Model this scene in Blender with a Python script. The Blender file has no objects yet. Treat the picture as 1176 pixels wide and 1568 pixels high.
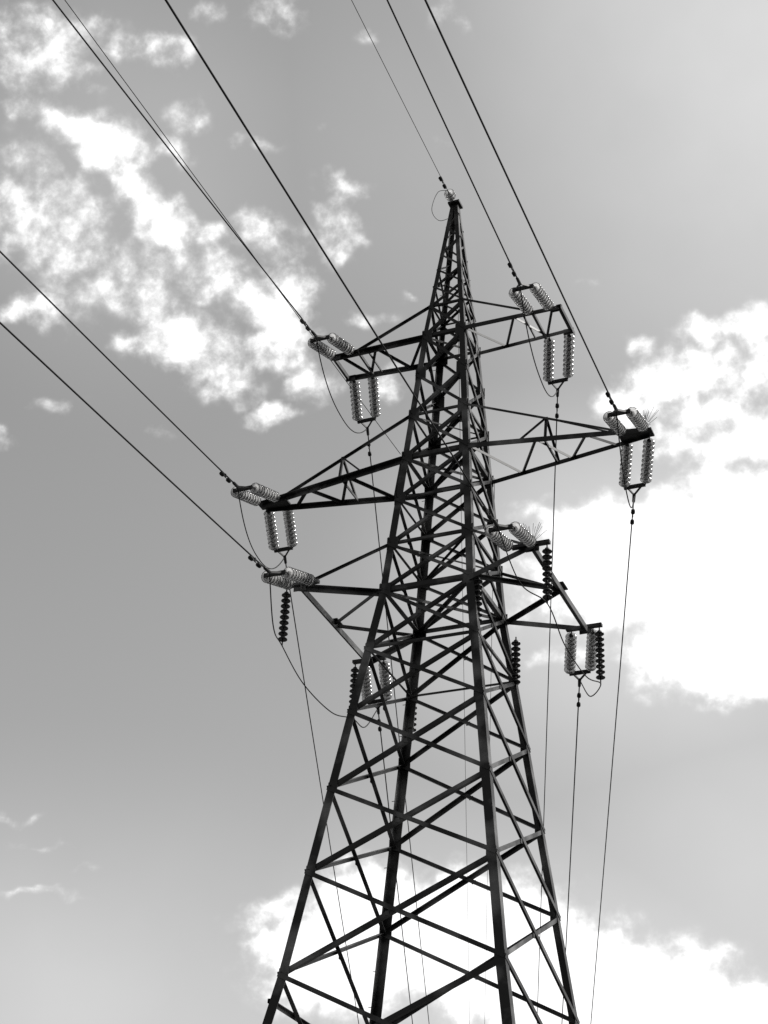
import bpy, math, random
import numpy as np
from mathutils import Vector, Matrix, noise as mn
random.seed(4)
V=Vector
# ------------------------------------------------------------ camera (standing on the ground, 1.6 m eye height)
Cc=V((13.4637,-33.9919,-20.2452));yaw,pit,rol=.4206,.5592,.0514
fw=V((-math.sin(yaw)*math.cos(pit),math.cos(yaw)*math.cos(pit),math.sin(pit)))
r0=V((math.cos(yaw),math.sin(yaw),0));u0=r0.cross(fw)
rt=r0*math.cos(rol)+u0*math.sin(rol);up=-r0*math.sin(rol)+u0*math.cos(rol)
GZ=-21.85
cam=bpy.data.cameras.new('camera');co=bpy.data.objects.new('camera',cam)
bpy.context.collection.objects.link(co)
co.matrix_world=Matrix((( rt.x,up.x,-fw.x,Cc.x),(rt.y,up.y,-fw.y,Cc.y),(rt.z,up.z,-fw.z,Cc.z),(0,0,0,1)))
cam.sensor_fit='VERTICAL';cam.sensor_height=32;cam.lens=53.14;cam.clip_end=8000;cam.clip_start=.05
bpy.context.scene.camera=co
# ------------------------------------------------------------ materials
def mat(name,base,rough=.6,noise=None,spec=.3,ramp=(.35,.7)):
    m=bpy.data.materials.new(name);m.use_nodes=True;n=m.node_tree.nodes;l=m.node_tree.links
    b=n['Principled BSDF'];b.inputs['Base Color'].default_value=(*base,1);b.inputs['Roughness'].default_value=rough
    b.inputs['Specular IOR Level'].default_value=spec
    if noise:
        tc=n.new('ShaderNodeTexCoord');t=n.new('ShaderNodeTexNoise');t.inputs['Scale'].default_value=noise[0];t.inputs['Detail'].default_value=6
        cr=n.new('ShaderNodeValToRGB');cr.color_ramp.elements[0].position=ramp[0];cr.color_ramp.elements[1].position=ramp[1]
        cr.color_ramp.elements[0].color=(*base,1);cr.color_ramp.elements[1].color=(*noise[1],1)
        l.new(tc.outputs['Object'],t.inputs['Vector']);l.new(t.outputs['Fac'],cr.inputs['Fac']);l.new(cr.outputs['Color'],b.inputs['Base Color'])
    return m
steel=mat('dark_steel_painted_highlights',(.008,.008,.008),.42,(1.1,(.14,.14,.14)),spec=.25,ramp=(.47,.75))  # pale noise patches paint sunlit highlights into the dark steel colour
steel_dark=mat('fittings_steel',(.012,.012,.012),.5,(8,(.02,.02,.02)),spec=.2)
cablem=mat('aluminium_conductor',(.01,.01,.01),.6,(5,(.018,.018,.018)),spec=.1)
porc=mat('dark_insulator_glass',(.012,.012,.012),.3,(12,(.02,.02,.02)),spec=.3)
glass=bpy.data.materials.new('insulator_glass');glass.use_nodes=True
gn=glass.node_tree.nodes;gl=glass.node_tree.links;gn.clear()
go=gn.new('ShaderNodeOutputMaterial');a=gn.new('ShaderNodeBsdfTranslucent');a.inputs[0].default_value=(.72,.72,.72,1)
b=gn.new('ShaderNodeBsdfTransparent');b.inputs[0].default_value=(.8,.8,.8,1)
c=gn.new('ShaderNodeBsdfGlossy');c.inputs[0].default_value=(.85,.85,.85,1);c.inputs['Roughness'].default_value=.15
m1=gn.new('ShaderNodeMixShader');m1.inputs[0].default_value=.45;gl.new(a.outputs[0],m1.inputs[1]);gl.new(b.outputs[0],m1.inputs[2])
fr=gn.new('ShaderNodeFresnel');fr.inputs[0].default_value=1.5
m2=gn.new('ShaderNodeMixShader');gl.new(fr.outputs[0],m2.inputs[0]);gl.new(m1.outputs[0],m2.inputs[1]);gl.new(c.outputs[0],m2.inputs[2]);gl.new(m2.outputs[0],go.inputs[0])
grass=mat('grass',(.05,.05,.05),.9,(.4,(.09,.09,.09)))
conc=mat('concrete',(.3,.3,.3),.85,(4,(.4,.4,.4)))
# ------------------------------------------------------------ mesh helpers
class MB:
    def __init__(s): s.v=[];s.f=[];s.m=[];s.sm=[]
    def add(s,vs,fs,mi=0,sm=False):
        o=len(s.v);s.v+=[tuple(a) for a in vs];s.f+=[tuple(i+o for i in f) for f in fs];s.m+=[mi]*len(fs);s.sm+=[sm]*len(fs)
    def obj(s,name,mats,parent=None):
        me=bpy.data.meshes.new(name);me.from_pydata(s.v,[],s.f)
        for m in mats:me.materials.append(m)
        me.polygons.foreach_set('material_index',s.m);me.polygons.foreach_set('use_smooth',s.sm);me.update()
        o=bpy.data.objects.new(name,me);bpy.context.collection.objects.link(o)
        if parent:o.parent=parent
        return o
    def angle(s,p0,p1,sz,n,th=None,off=0.,u=None,ext=0.):
        """L-section steel angle"""
        p0=V(p0);p1=V(p1);d=(p1-p0).normalized();th=th or sz*.13
        p0=p0-d*ext;p1=p1+d*ext
        n=V(n);vv=(n-d*n.dot(d)).normalized()
        uu=d.cross(vv) if u is None else (V(u)-d*V(u).dot(d)-vv*V(u).dot(vv)).normalized()
        c=[(0,0),(sz,0),(sz,th),(th,th),(th,sz),(0,sz)]
        if u is None:c=[(a-sz*.5,b) for a,b in c]
        pts=[]
        for p in (p0,p1):
            for a,b in c:pts.append(p+uu*a+vv*(b+off))
        fs=[(i,(i+1)%6,(i+1)%6+6,i+6) for i in range(6)]+[(5,4,3,0),(3,2,1,0),(6,9,10,11),(6,7,8,9)]
        s.add(pts,fs)
    def box(s,c,ax,ay,az,mi=0):
        c=V(c);vs=[c+ax*i+ay*j+az*k for i in(-1,1) for j in(-1,1) for k in(-1,1)]
        s.add(vs,[(0,1,3,2),(4,6,7,5),(0,4,5,1),(2,3,7,6),(0,2,6,4),(1,5,7,3)],mi)
    def bar(s,p0,p1,w,h,mi=0):
        p0=V(p0);p1=V(p1);d=(p1-p0);L=d.length;d.normalize()
        a=d.cross(V((0,0,1)));a=a.normalized() if a.length>.1 else V((1,0,0));b=d.cross(a)
        s.box((p0+p1)/2,d*(L/2),a*(w/2),b*(h/2),mi)
    def tube(s,pts,r,n=6,mi=0):
        pts=[V(p) for p in pts];vs=[];N=len(pts)
        ref=V((0,0,1))
        for i,p in enumerate(pts):
            d=(pts[min(i+1,N-1)]-pts[max(i-1,0)]).normalized()
            a=d.cross(ref)
            if a.length<.05:a=d.cross(V((1,0,0)))
            a.normalize();b=d.cross(a)
            for k in range(n):
                t=2*math.pi*k/n;vs.append(p+a*(r*math.cos(t))+b*(r*math.sin(t)))
        fs=[(i*n+k,i*n+(k+1)%n,(i+1)*n+(k+1)%n,(i+1)*n+k) for i in range(N-1) for k in range(n)]
        fs+=[tuple(range(n)),tuple(range(N*n-1,N*n-n-1,-1))]
        s.add(vs,fs,mi,True)
    def lathe(s,p,d,prof,n=14,mi=0):
        p=V(p);d=V(d).normalized();a=d.orthogonal().normalized();b=d.cross(a);vs=[]
        for z,r in prof:
            for k in range(n):
                t=2*math.pi*k/n;vs.append(p+d*z+a*(r*math.cos(t))+b*(r*math.sin(t)))
        N=len(prof)
        fs=[(i*n+k,i*n+(k+1)%n,(i+1)*n+(k+1)%n,(i+1)*n+k) for i in range(N-1) for k in range(n)]
        fs+=[tuple(range(n-1,-1,-1)),tuple(range((N-1)*n,N*n))]
        s.add(vs,fs,mi,True)
# ------------------------------------------------------------ pylon
def empty(n):
    e=bpy.data.objects.new(n,None);bpy.context.collection.objects.link(e);return e
pylon=empty('electricity_pylon')
ZU,ZM,ZT,ZUT,ZMT=8.06,4.,13.05,9.14,5.36
ww,wu,sb=1.2011,.5961,.1339
def w(z):
    if z<0:return ww-sb*z+(.04*(-9.68-z) if z<-9.68 else 0)
    if z<ZU:return ww+(wu-ww)*z/ZU
    return wu+(.10-wu)*(z-ZU)/(ZT-ZU)
S={'L':(-1,-1),'B':(1,-1),'A':(-1,1),'R':(1,1)}
def N(l,z): return V((S[l][0]*w(z),S[l][1]*w(z),z))
T=MB()
for l,(sx,sy) in S.items():
    for za,zb,sz in ((GZ+.1,-9.68,.21),(-9.68,0,.2),(0,ZM,.18),(ZM,ZU,.16),(ZU,ZT,.12)):
        T.angle(N(l,za),N(l,zb),sz,(0,-sy,0),u=(-sx,0,0),th=.018,ext=.0)
faces=[('L','B',(0,1,0)),('B','R',(-1,0,0)),('R','A',(0,-1,0)),('A','L',(1,0,0))]
lower=[GZ+.3,-18.6,-15.3,-12.3,-9.68,-7.36,-5.34,-3.36,-1.65,0]
upper=[0,1.35,2.7,4.0,ZMT,6.72,ZU,ZUT]
def xpanel(za,zb,sz,fs=faces):
    for a,b,n in fs:
        T.angle(N(a,za),N(b,zb),sz,n,off=.02)
        T.angle(N(b,za),N(a,zb),sz,n,off=-.02-.0)
        g=1.35 if za>=0 else 1.
        for q in (a,b):
            p=N(q,za);o=N(b if q==a else a,za);d=(o-p).normalized()
            T.box(p+d*.12+V(n)*.01,d*.11*g,V((0,0,.13*g)),V(n)*.006)
        c=(N(a,za)+N(b,zb))/2;d=(N(b,za)-N(a,za)).normalized()
        T.box(c+V(n)*.008,d*.05,V((0,0,.05)),V(n)*.006)
for a,b in zip(lower[:-1],lower[1:]): xpanel(a,b,.1 if a<-4 else .09)
for a,b in zip(upper[:-1],upper[1:]): xpanel(a,b,.085)
peak=[ZUT,9.85,10.5,11.1,11.65,12.15,12.6,ZT]
for i,(a,b) in enumerate(zip(peak[:-1],peak[1:])):
    for p,q,n in faces:
        if i<2:
            T.angle(N(p,a),N(q,b),.055,n,off=.02);T.angle(N(q,a),N(p,b),.055,n,off=-.015)
        elif i%2: T.angle(N(p,a),N(q,b),.055,n,off=.015)
        else: T.angle(N(q,a),N(p,b),.055,n,off=.015)
for z,sz,dg in ((0,.12,1),(ZM,.11,1),(ZU,.1,1),(ZUT,.06,0),(ZMT,.06,1),(-1.65,.06,0),(1.35,.07,1),(2.7,.06,0)):
    for a,b,n in faces: T.angle(N(a,z)+V((0,0,.03)),N(b,z)+V((0,0,.03)),sz,n,off=.03)
    if dg:
        T.angle(N('L',z),N('R',z),sz*.7,(0,0,-1));T.angle(N('B',z),N('A',z),sz*.7,(0,0,-1),off=-.03)
T.angle(N('L',-10.25),N('A',-10.25),.09,(1,0,0),off=-.05)
for i in range(80):
    z=-19+i*.4;p=N('A',z);k=1 if i%2 else -1
    T.tube([p,p+V((-.16,0,0)) if k>0 else p+V((0,.16,0))],.009,4)
T.box((0,0,ZT+.03),V((.17,0,0)),V((0,.17,0)),V((0,0,.035)))
T.box((0,0,ZT-.1),V((.1,0,0)),V((0,.1,0)),V((0,0,.09)))
dn=(0,0,-1)
def zig(c0,c1,ts,sz,n=dn):
    side=0
    for a,b in zip(ts[:-1],ts[1:]):
        p=(c0,c1)[side](a);q=(c0,c1)[1-side](b);T.angle(p,q,sz,n,off=.01);side=1-side
def lerpf(a,b): return lambda t:V(a).lerp(V(b),t)
for s in(-1,1):
    nl,fl=('L','A') if s<0 else ('B','R')
    tn,tf=V((s*3.24,-.5765,ZU)),V((s*3.24,.4373,ZU))
    c0=lerpf(N(nl,ZU),tn);c1=lerpf(N(fl,ZU),tf)
    T.angle(c0(0),c0(1),.13,dn);T.angle(c1(0),c1(1),.11,dn)
    zig(c0,c1,[0,.3,.52,.74,.92],.07);T.angle(c0(.62),c1(.62),.06,dn,off=.02)
    T.angle(tn,tf,.13,dn,off=.02,ext=.12);T.angle(c0(.72),c1(.72),.1,dn,off=.02,ext=.1)
    T.angle(N(nl,ZUT),c0(.76),.065,dn)
    T.box(c0(.97)+V((0,0,-.05)),V((.14,0,0)),V((0,.012,0)),V((0,0,.09)))
    T.box(c1(.97)+V((0,0,-.05)),V((.14,0,0)),V((0,.012,0)),V((0,0,.09)))
    tn,tf=V((s*5.3,-.12,ZM)),V((s*5.3,.14,ZM))
    c0=lerpf(N(nl,ZM),tn);c1=lerpf(N(fl,ZM),tf)
    T.angle(c0(0),c0(1),.14,dn);T.angle(c1(0),c1(1),.12,dn)
    zig(c0,c1,[0,.2,.38,.52,.66,.8],.075)
    tie=lerpf(N(nl,ZMT),V((s*4.6,-.15,ZM+.08)));T.angle(tie(0),tie(1),.065,dn)
    pp=tie(.52);tt=(abs(pp.x)-w(ZM))/(5.3-w(ZM))
    for c in(c0,c1): T.angle(pp,c(tt),.06,(s,0,0))
    T.angle(c0(tt),c1(tt),.07,dn,off=.02);T.angle(pp,c0(.28),.045,dn);T.angle(pp,c0(.8),.045,dn)
    T.box(V((s*4.98,0.01,ZM-.02)),V((.42,0,0)),V((0,.17,0)),V((0,0,.025)))
    tn,tf=V((s*2.95,-2.04,0)),V((s*2.95,2.16,0))
    c0=lerpf(N(nl,0),tn);c1=lerpf(N(fl,0),tf);mid=(tn+tf)/2
    T.angle(c0(0),c0(1),.14,dn,ext=.1);T.angle(c1(0),c1(1),.13,dn,ext=.1);T.angle(tn,tf,.16,dn,off=.02,ext=.1)
    T.angle(mid,N(nl,0),.1,dn,off=-.02);T.angle(mid,N(fl,0),.1,dn,off=.01)
    T.angle(N(nl,1.35),tn,.065,dn)
    if s>0:T.angle(N(fl,1.35),mid,.08,dn)
    for t_ in(tn,tf):
        T.bar(t_+V((-s*.5,0,.02)),t_+V((s*.42,0,.02)),.12,.08);T.box(t_+V((0,0,-.06)),V((.16,0,0)),V((0,.014,0)),V((0,0,.1)))
    T.box(mid+V((0,0,.05)),V((.14,0,0)),V((0,.2,0)),V((0,0,.01)))
T.obj('steel_lattice',[steel],pylon)
Fm=MB()
for l in S:
    p=N(l,GZ);Fm.box(V((p.x,p.y,GZ+.1)),V((.4,0,0)),V((0,.4,0)),V((0,0,.25)))
Fm.obj('concrete_footings',[conc],pylon)
# ---- insulators
capprof=[(0,.03),(.02,.055),(.075,.06),(.085,.03)]
disc=[(.045,.05),(.06,.095),(.085,.14),(.105,.15),(.112,.142),(.1,.11),(.11,.095),(.1,.07),(.11,.03)]
I=MB();D=MB();H=MB()
def string(mb,p,d,n=9,pitch=.165,start=.14,hard=H,sc=1.):
    p=V(p);d=V(d).normalized()
    hard.tube([p,p+d*(start+n*pitch+.12)],.016,6)
    for i in range(n):
        q=p+d*(start+i*pitch)
        hard.lathe(q,d,[(z,r) for z,r in capprof],8)
        mb.lathe(q,d,[(z,r*sc) for z,r in disc],16)
    return p+d*(start+n*pitch+.12)
def dirv(az,s,sg): return V((math.sin(az),sg*math.cos(az),s)).normalized()
def pairstr(c,az,s,sg,sep=.28):
    d=dirv(az,s,sg);c=V(c)
    e=[string(I,c+V((k*sep,0,0)),d) for k in(-1,1)]
    H.bar(e[0],e[1],.05,.1)
    y=(e[0]+e[1])/2
    tip=y+d*.32
    H.bar(e[0]+(e[1]-e[0])*.15,tip,.03,.05);H.bar(e[0]+(e[1]-e[0])*.85,tip,.03,.05)
    return tip
def curve(P,az,s,k,sg,Lm,n=110):
    t=np.linspace(0,1,n)**1.6*Lm;P=V(P)
    return [P+V((math.sin(az)*a,sg*math.cos(az)*a,s*a+k*a*a)) for a in t]
# attach point, string slope, wire azimuth (deg), wire slope at the clamp
near={'uL':((-2.95,-.58,ZU),-.42,3.90,-.1749),'uR':((2.7,-.58,ZU),-.33,4.1,-.1095),
'mL':((-5.05,-.15,ZM),-.40,3.18,-.1443),'mR':((4.95,-.15,ZM),-.36,4.0,-.1583),
'wL':((-2.85,-2.1,0),-.40,.58,-.0943),'wR':((2.7,-2.1,0),-.31,3.7,-.0998)}
far={'uL':((-2.8,.46,ZU),-.2,-18.14,-.2002),'uR':((2.9,.46,ZU),-.2,-19.0,-.1551),
'mL':((-4.95,.16,ZM),-.2,-18.77,-.1699),'mR':((5.0,.16,ZM),-.2,-18.96,-.1798),
'wL':((-2.8,2.2,0),-.2,-19.14,-.1066),'wR':((2.85,2.2,0),-.2,-18.96,-.1888)}
def line(name,pts,r):
    mb=MB();mb.tube(pts,r,6);return mb.obj(name,[cablem])
def damper(mb,p,d):
    p=V(p);d=V(d).normalized();q=p+V((0,0,-.07))
    mb.bar(p+V((0,0,.03)),q,.03,.04)
    mb.tube([q-d*.2,q+d*.2],.01,5)
    for k in(-1,1):mb.lathe(q+d*(k*.2-.07),d,[(0,.02),(.01,.05),(.12,.055),(.14,.02)],8)
DM=MB();ends={}
for grp,sg,k,az0,Ls,rr_ in((near,-1,.0004,math.radians(2.9),120,.019),(far,1,.0003,math.radians(-19),200,.0165)):
    for key,(c,ss,az,s) in grp.items():
        tip=pairstr(c,az0,ss,sg);az=math.radians(az)
        ends[(key,sg)]=tip
        line('power_line',curve(tip,az,s,k,sg,Ls),rr_)
        dd=dirv(az,s,sg)
        damper(DM,tip+dd*.75,dd)
        H.lathe(tip-dd*.05,dd,[(0,.02),(.02,.045),(.3,.04),(.34,.02)],8)
def jump(a,b,sag,r=.015,n=28):
    a=V(a);b=V(b);P=[]
    for i in range(n+1):
        t=i/n;q=a.lerp(b,t);q.z-=sag*(1-(abs(2*t-1))**2.4);P.append(q)
    DM.tube(P,r,6)
for key,sg_ in(('uL',1.05),('uR',1.25),('mL',1.1),('mR',1.2)): jump(ends[(key,-1)],ends[(key,1)],sg_)
def spline(P,n=12):
    P=[V(p) for p in P];P=[P[0]*2-P[1]]+P+[P[-1]*2-P[-2]];o=[]
    for i in range(1,len(P)-2):
        for k in range(n):
            t=k/n;p0,p1,p2,p3=P[i-1:i+3]
            o.append(.5*((2*p1)+(p2-p0)*t+(2*p0-5*p1+4*p2-p3)*t*t+(3*p1-p0-3*p2+p3)*t**3))
    o.append(P[-2]);return o
for s,key in((-1,'wL'),(1,'wR')):
    e1=string(D,(s*3.3,-2.04,-.03),(0,0,-1),9,.15,.1,sc=.78);e2=string(D,(s*3.3,2.16,-.03),(0,0,-1),9,.15,.1,sc=.78)
    a,b=ends[(key,-1)],ends[(key,1)]
    DM.tube(spline([a,a.lerp(e1,.45)+V((0,0,-.55)),e1,e1.lerp(e2,.3)+V((0,0,-.4)),e1.lerp(e2,.7)+V((0,0,-.4)),e2,e2.lerp(b,.5)+V((0,0,-.4)),b]),.015,6)
for p in((1.45,1.2,-.5),(1.3,-1.15,0),(-1.4,1.6,-1.2)): string(D,p,(0,0,-1),8,.15,.08,sc=.78)
e=V((-.05,-.1,ZT+.15))
ga=math.radians(5.);dd=dirv(ga,-.18,-1)
tp=string(I,e,dd,2,.16,.1)
line('earth_wire',curve(tp,ga,-.17,.0004,-1,120),.009)
damper(DM,tp+dd*.5,dd)
DM.tube(spline([tp,tp+V((-.3,0,0)),tp+V((-.5,.1,-.5)),V((-.45,-.1,ZT-.5)),V((-.05,-.1,ZT-.5))]),.008,6)
line('earth_wire',curve((0,.1,ZT),math.radians(-19.5),-.2,.0004,1,200),.008)
line('fibre_cable',curve((-.95,-.92,4.1),math.radians(1.5),-.0738,.0003,-1,120),.009)
line('fibre_cable',curve((.95,.92,4.1),math.radians(-20),-.13,.0003,1,200),.007)
for c in((5.2,-.1,ZM+.06),(2.95,-2.04,.08)):
    for i in range(20):
        a=random.uniform(0,2*math.pi);t=random.uniform(.1,1.25)
        d=V((math.sin(t)*math.cos(a),math.sin(t)*math.sin(a),math.cos(t)))
        DM.tube([V(c),V(c)+d*random.uniform(.4,.62)],.005,4)
I.obj('glass_insulator_discs',[glass],pylon);D.obj('jumper_support_insulators',[porc],pylon)
H.obj('insulator_fittings',[steel_dark],pylon);DM.obj('jumpers_and_dampers',[cablem],pylon)
# ------------------------------------------------------------ ground
G=MB();n=60;R=1500.
xs=[R*math.copysign(abs(i/n*2-1)**2.2,i/n*2-1) for i in range(n+1)]
def gh(x,y):
    r=math.hypot(x,y);k=min(1,max(0,(r-60)/300));return GZ-.02+k*3*(math.sin(x*.008)+math.cos(y*.011))*.5
G.add([(x,y,gh(x,y)) for y in xs for x in xs],[(j*(n+1)+i,j*(n+1)+i+1,(j+1)*(n+1)+i+1,(j+1)*(n+1)+i) for j in range(n) for i in range(n)],0,True)
G.obj('ground',[grass])
# ------------------------------------------------------------ clouds: high layer; each bank = bearing west of north, elevation, tilt | radii, thickness
pos='''41.5,45.4,16;38.6,46.2,-6;41.5,43.8,15;39.1,44.8,14;39.2,43.4,-2;37.4,43.1,-6;40.5,42.0,14;34.3,43.4,-20;34.1,44.3,10;36.1,41.9,-40
34.3,41.0,-31;32.5,40.6,-2;39.0,40.6,13;39.9,39.4,13;38.1,39.7,12;36.8,39.0,1;32.2,39.4,8;31.3,39.9,8;29.7,40.8,-8;26.9,41.7,-25
26.7,41.0,5;26.6,42.8,-5;29.4,38.8,-24;28.7,37.6,6;27.6,36.3,5;32.3,36.8,-12;30.9,35.8,-3;33.7,37.1,9;35.1,36.8,10;34.6,38.4,10
28.7,34.9,14;31.1,43.8,-2;35.5,46.4,11;30.8,47.9,8;33.9,47.8,10;38.8,37.1,2;39.9,37.2,13;30.3,35.3,-3;27.1,35.7,5;25.0,38.4,4
23.9,36.4,3;23.4,39.1,-17;22.2,48.3,-27;26.2,47.8,4;37.5,34.2,11;39.4,32.9,11;33.7,34.2,-12;27.9,39.6,5;21.9,44.2,1;15.8,39.8,-2
28.2,44.5,6;11.9,36.4,8;13.6,37.6,-4;11.1,37.8,-5;9.0,37.9,-6;14.1,35.7,-3;10.5,34.6,-5;13.3,30.4,8;11.1,27.5,-3;16.0,31.9,9
10.1,30.9,-4;18.1,32.2,0;16.6,27.3,10;8.6,36.6,-6;27.1,18.6,12;27.1,17.5,4;24.1,19.4,3;24.8,17.0,3;20.8,18.0,-3;16.4,16.7,-7
12.4,15.7,-10;36.5,20.7,7;35.7,19.9,2;35.4,18.5,-1;33.6,19.3,6'''
pos=[tuple(float(x) for x in p.split(',')) for l in pos.split('\n') for p in l.split(';')]
siz=[(75,70,.9),(70,30,.8),(50,30,.65),(40,25,.6),(45,28,1.1),(65,42,1.5),(50,40,.7),(34,24,1.1),(38,35,.7),(45,30,1.3),
(65,38,1.4),(40,22,1.),(95,65,.85),(65,50,.9),(60,40,.8),(115,65,.85),(65,48,.95),(35,25,.8),(58,36,1.),(50,30,.9),
(45,30,1.),(45,24,.85),(75,55,1.4),(55,50,1.4),(50,38,1.1),(90,55,1.25),(55,28,1.),(55,40,.95),(42,20,1.),(65,42,.9),
(38,17,1.1),(50,16,.55),(40,34,.65),(50,34,.75),(36,20,.55),(75,30,.8),(30,20,.65),(50,13,.6),(30,14,.6),(50,18,.7),
(30,30,1.),(20,9,.7),(34,24,.55),(30,20,.5),(50,14,.5),(26,22,.75),(40,14,.45),(40,24,.75),(28,12,.4),(24,10,.45),
(20,14,.35),(100,50,1.4),(25,20,1.),(45,28,1.2),(50,40,1.3),(65,50,1.2),(130,75,1.3),(210,105,2.2),(150,82,2.3),(80,40,1.5),
(130,130,2.2),(50,20,1.),(80,24,.8),(60,70,1.3),(62,28,1.3),(50,30,1.),(90,50,2.),(130,80,2.2),(210,105,2.4),(230,95,2.4),
(190,75,2.2),(50,9,.42),(70,8,.45),(90,8,.45),(30,7,.35)]
DEG=.022
banks=[(a,e,t,rx*DEG,ry*DEG,st) for (a,e,t),(rx,ry,st) in zip(pos,siz)]
veils=[(5.0,46.6,-11,12.5,13.5,0.85),(13.6,29.5,-2,9.24,7.26,0.95),(10.1,20.9,-2,7.70,6.60,0.55),(18.6,16.8,1,13.20,5.72,0.7),(33.7,14.8,5,12.00,7.60,0.55),(36.7,42.5,11,7.3,7.3,0.35),(22,44,0,9,7,.2)]
RC=3000.
AZ=np.radians(np.linspace(-54,6,520));EL=np.radians(np.linspace(8,60,470))
aa,ee=np.meshgrid(AZ,EL);dd=np.stack([np.sin(aa)*np.cos(ee),np.cos(aa)*np.cos(ee),np.sin(ee)],-1).reshape(-1,3)
wrp=np.array([(mn.noise_vector(V(d)*30)*1.0+mn.noise_vector(V(d)*80)*.7+mn.noise_vector(V(d)*170)*.35)[:] for d in dd])
wd_=dd+wrp*.0068
def bl(c,P,inner,outer):
    a,e,t,rx,ry,st=c;a=-math.radians(a);e=math.radians(e);t=math.radians(t)
    c3=np.array([math.sin(a)*math.cos(e),math.cos(a)*math.cos(e),math.sin(e)])
    eh=np.array([math.cos(a),-math.sin(a),0]);ev=np.array([-math.sin(a)*math.sin(e),-math.cos(a)*math.sin(e),math.cos(e)])
    e1=eh*math.cos(t)+ev*math.sin(t);e2=ev*math.cos(t)-eh*math.sin(t)
    q=P-c3;r=np.sqrt((q@e1/math.radians(rx))**2+(q@e2/math.radians(ry))**2)
    t=np.clip((outer-r)/(outer-inner),0,1);return st*t*t*(3-2*t)
tot=np.zeros(len(dd));ve=np.zeros(len(dd))
for c in banks:
    b=bl(c,wd_,.2,1.5);tot=np.maximum(b,tot+.2*b)
for c in veils: ve=np.maximum(ve,bl(c,dd,0,1.3))
edge=(np.clip((aa-AZ[0])/.08,0,1)*np.clip((AZ[-1]-aa)/.08,0,1)*np.clip((ee-EL[0])/.08,0,1)*np.clip((EL[-1]-ee)/.08,0,1)).reshape(-1)
tot*=edge;ve*=edge
me=bpy.data.meshes.new('clouds');nx,ny=len(AZ),len(EL)
P=dd*RC+np.array([13.5,-34.,-20.2])
fs=[(j*nx+i,j*nx+i+1,(j+1)*nx+i+1,(j+1)*nx+i) for j in range(ny-1) for i in range(nx-1)]
me.from_pydata(P.tolist(),[],fs)
for nm,arr in(('cloud_amount',tot),('veil',ve)):
    at=me.attributes.new(nm,'FLOAT','POINT');at.data.foreach_set('value',arr.astype(np.float32))
me.polygons.foreach_set('use_smooth',[True]*len(fs));me.update()
cl=bpy.data.objects.new('clouds',me);bpy.context.collection.objects.link(cl)
cm=bpy.data.materials.new('cloud_vapour');cm.use_nodes=True;me.materials.append(cm)
class NT:
    def __init__(s,nt): s.n=nt.nodes;s.l=nt.links
    def nd(s,t,**k):
        x=s.n.new(t)
        for a,b in k.items():setattr(x,a,b)
        return x
    def inp(s,sock,v):
        if hasattr(v,'node'):s.l.new(v,sock)
        else:sock.default_value=v
    def mth(s,op,a,b=None,clamp=False):
        x=s.nd('ShaderNodeMath',operation=op,use_clamp=clamp);s.inp(x.inputs[0],a)
        if b is not None:s.inp(x.inputs[1],b)
        return x.outputs[0]
    def mr(s,v,a,b,c,d,ty='SMOOTHSTEP'):
        x=s.nd('ShaderNodeMapRange',interpolation_type=ty);s.inp(x.inputs[0],v)
        for i,q in enumerate((a,b,c,d)):s.inp(x.inputs[i+1],q)
        return x.outputs[0]
    def noise(s,vec,scale,detail,rough,dist=0.):
        t=s.nd('ShaderNodeTexNoise');t.inputs['Scale'].default_value=scale;t.inputs['Detail'].default_value=detail
        t.inputs['Roughness'].default_value=rough;t.inputs['Distortion'].default_value=dist;s.l.new(vec,t.inputs[0]);return t.outputs['Fac']
q=NT(cm.node_tree);q.n.clear()
ge=q.nd('ShaderNodeNewGeometry');vs=q.nd('ShaderNodeVectorMath',operation='SCALE');q.l.new(ge.outputs['Position'],vs.inputs[0]);vs.inputs['Scale'].default_value=1/RC;vec=vs.outputs[0]
at=q.nd('ShaderNodeAttribute',attribute_name='cloud_amount');av=q.nd('ShaderNodeAttribute',attribute_name='veil')
tot_=at.outputs['Fac'];n1=q.noise(vec,62,8,.55,.1);n2=q.noise(vec,150,5,.55,.1)
den=q.mth('ADD',tot_,q.mth('MULTIPLY',q.mth('SUBTRACT',n1,.5),2.7));den=q.mth('ADD',den,q.mth('MULTIPLY',q.mth('SUBTRACT',n2,.5),.7))
cov=q.mth('MULTIPLY',q.mr(den,.05,1.5,0.,1.),q.mr(tot_,.0,.45,0.,1.))
vl=q.mth('MULTIPLY',av.outputs['Fac'],q.mr(q.noise(vec,9,5,.5),.25,.75,.75,1.15,'LINEAR'))
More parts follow.
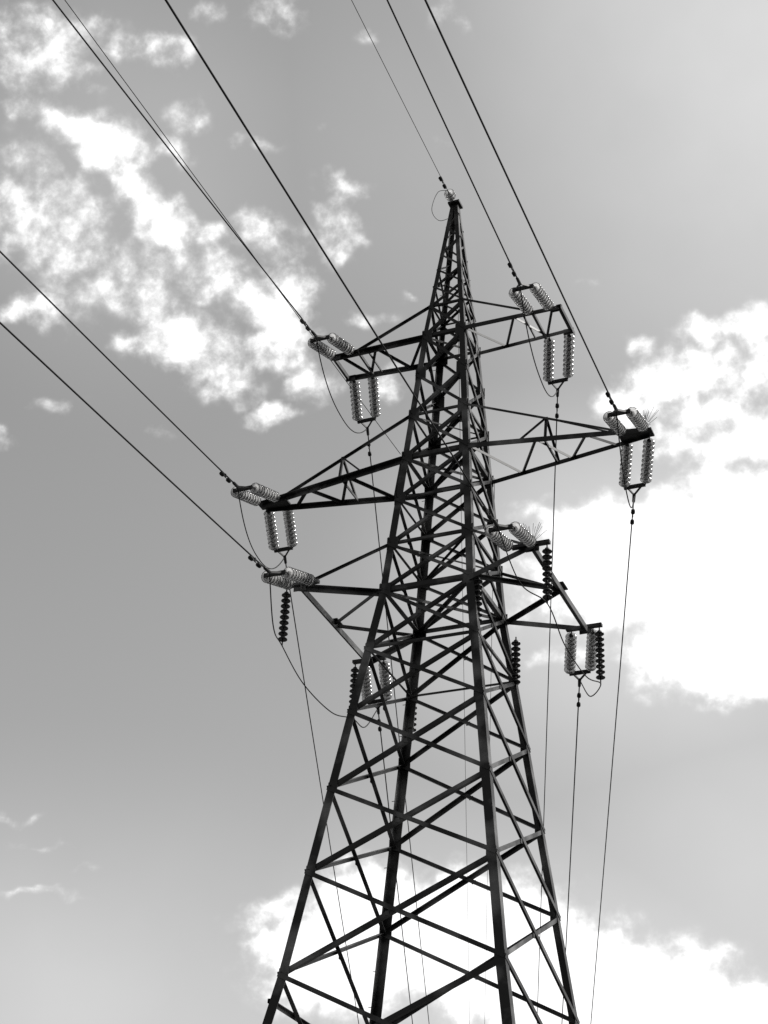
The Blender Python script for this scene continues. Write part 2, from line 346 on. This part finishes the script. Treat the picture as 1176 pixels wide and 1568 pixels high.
one=q.mth('SUBTRACT',1.,cov);op=q.mth('SUBTRACT',1.,q.mth('MULTIPLY',one,q.mth('SUBTRACT',1.,vl)),clamp=True)
lum=q.nd('ShaderNodeMix',data_type='FLOAT');q.inp(lum.inputs[0],cov);lum.inputs[2].default_value=.76;q.inp(lum.inputs[3],q.mr(den,.4,1.5,.9,1.3))
em=q.nd('ShaderNodeEmission');em.inputs[0].default_value=(1,1,1,1);q.l.new(lum.outputs[0],em.inputs[1])
tr=q.nd('ShaderNodeBsdfTransparent');mx=q.nd('ShaderNodeMixShader');q.l.new(op,mx.inputs[0]);q.l.new(tr.outputs[0],mx.inputs[1]);q.l.new(em.outputs[0],mx.inputs[2])
mo=q.nd('ShaderNodeOutputMaterial');q.l.new(mx.outputs[0],mo.inputs[0])
# ------------------------------------------------------------ world
SUN_EL,SUN_AZ=math.radians(48),math.radians(62)
wd=bpy.data.worlds.new('World');bpy.context.scene.world=wd;wd.use_nodes=True
w_=NT(wd.node_tree);w_.n.clear()
sky=w_.nd('ShaderNodeTexSky',sky_type='NISHITA');sky.sun_disc=False
sky.sun_elevation=SUN_EL;sky.sun_rotation=SUN_AZ;sky.air_density=1;sky.dust_density=2.5;sky.ozone_density=1
bw=w_.nd('ShaderNodeRGBToBW');w_.l.new(sky.outputs[0],bw.inputs[0])
bg=w_.nd('ShaderNodeBackground');w_.l.new(w_.mth('MULTIPLY',bw.outputs[0],1.25),bg.inputs[0]);bg.inputs[1].default_value=.15
out=w_.nd('ShaderNodeOutputWorld');w_.l.new(bg.outputs[0],out.inputs[0])
sd=bpy.data.lights.new('sun','SUN');sd.energy=5.;sd.angle=math.radians(.5);sd.color=(1,.98,.95)
so=bpy.data.objects.new('sun',sd);bpy.context.collection.objects.link(so)
sv=V((math.sin(SUN_AZ)*math.cos(SUN_EL),math.cos(SUN_AZ)*math.cos(SUN_EL),math.sin(SUN_EL)))
so.rotation_euler=sv.to_track_quat('Z','Y').to_euler();so.location=sv*50
sc=bpy.context.scene;sc.view_settings.view_transform='Standard';sc.view_settings.look='None';sc.view_settings.exposure=0
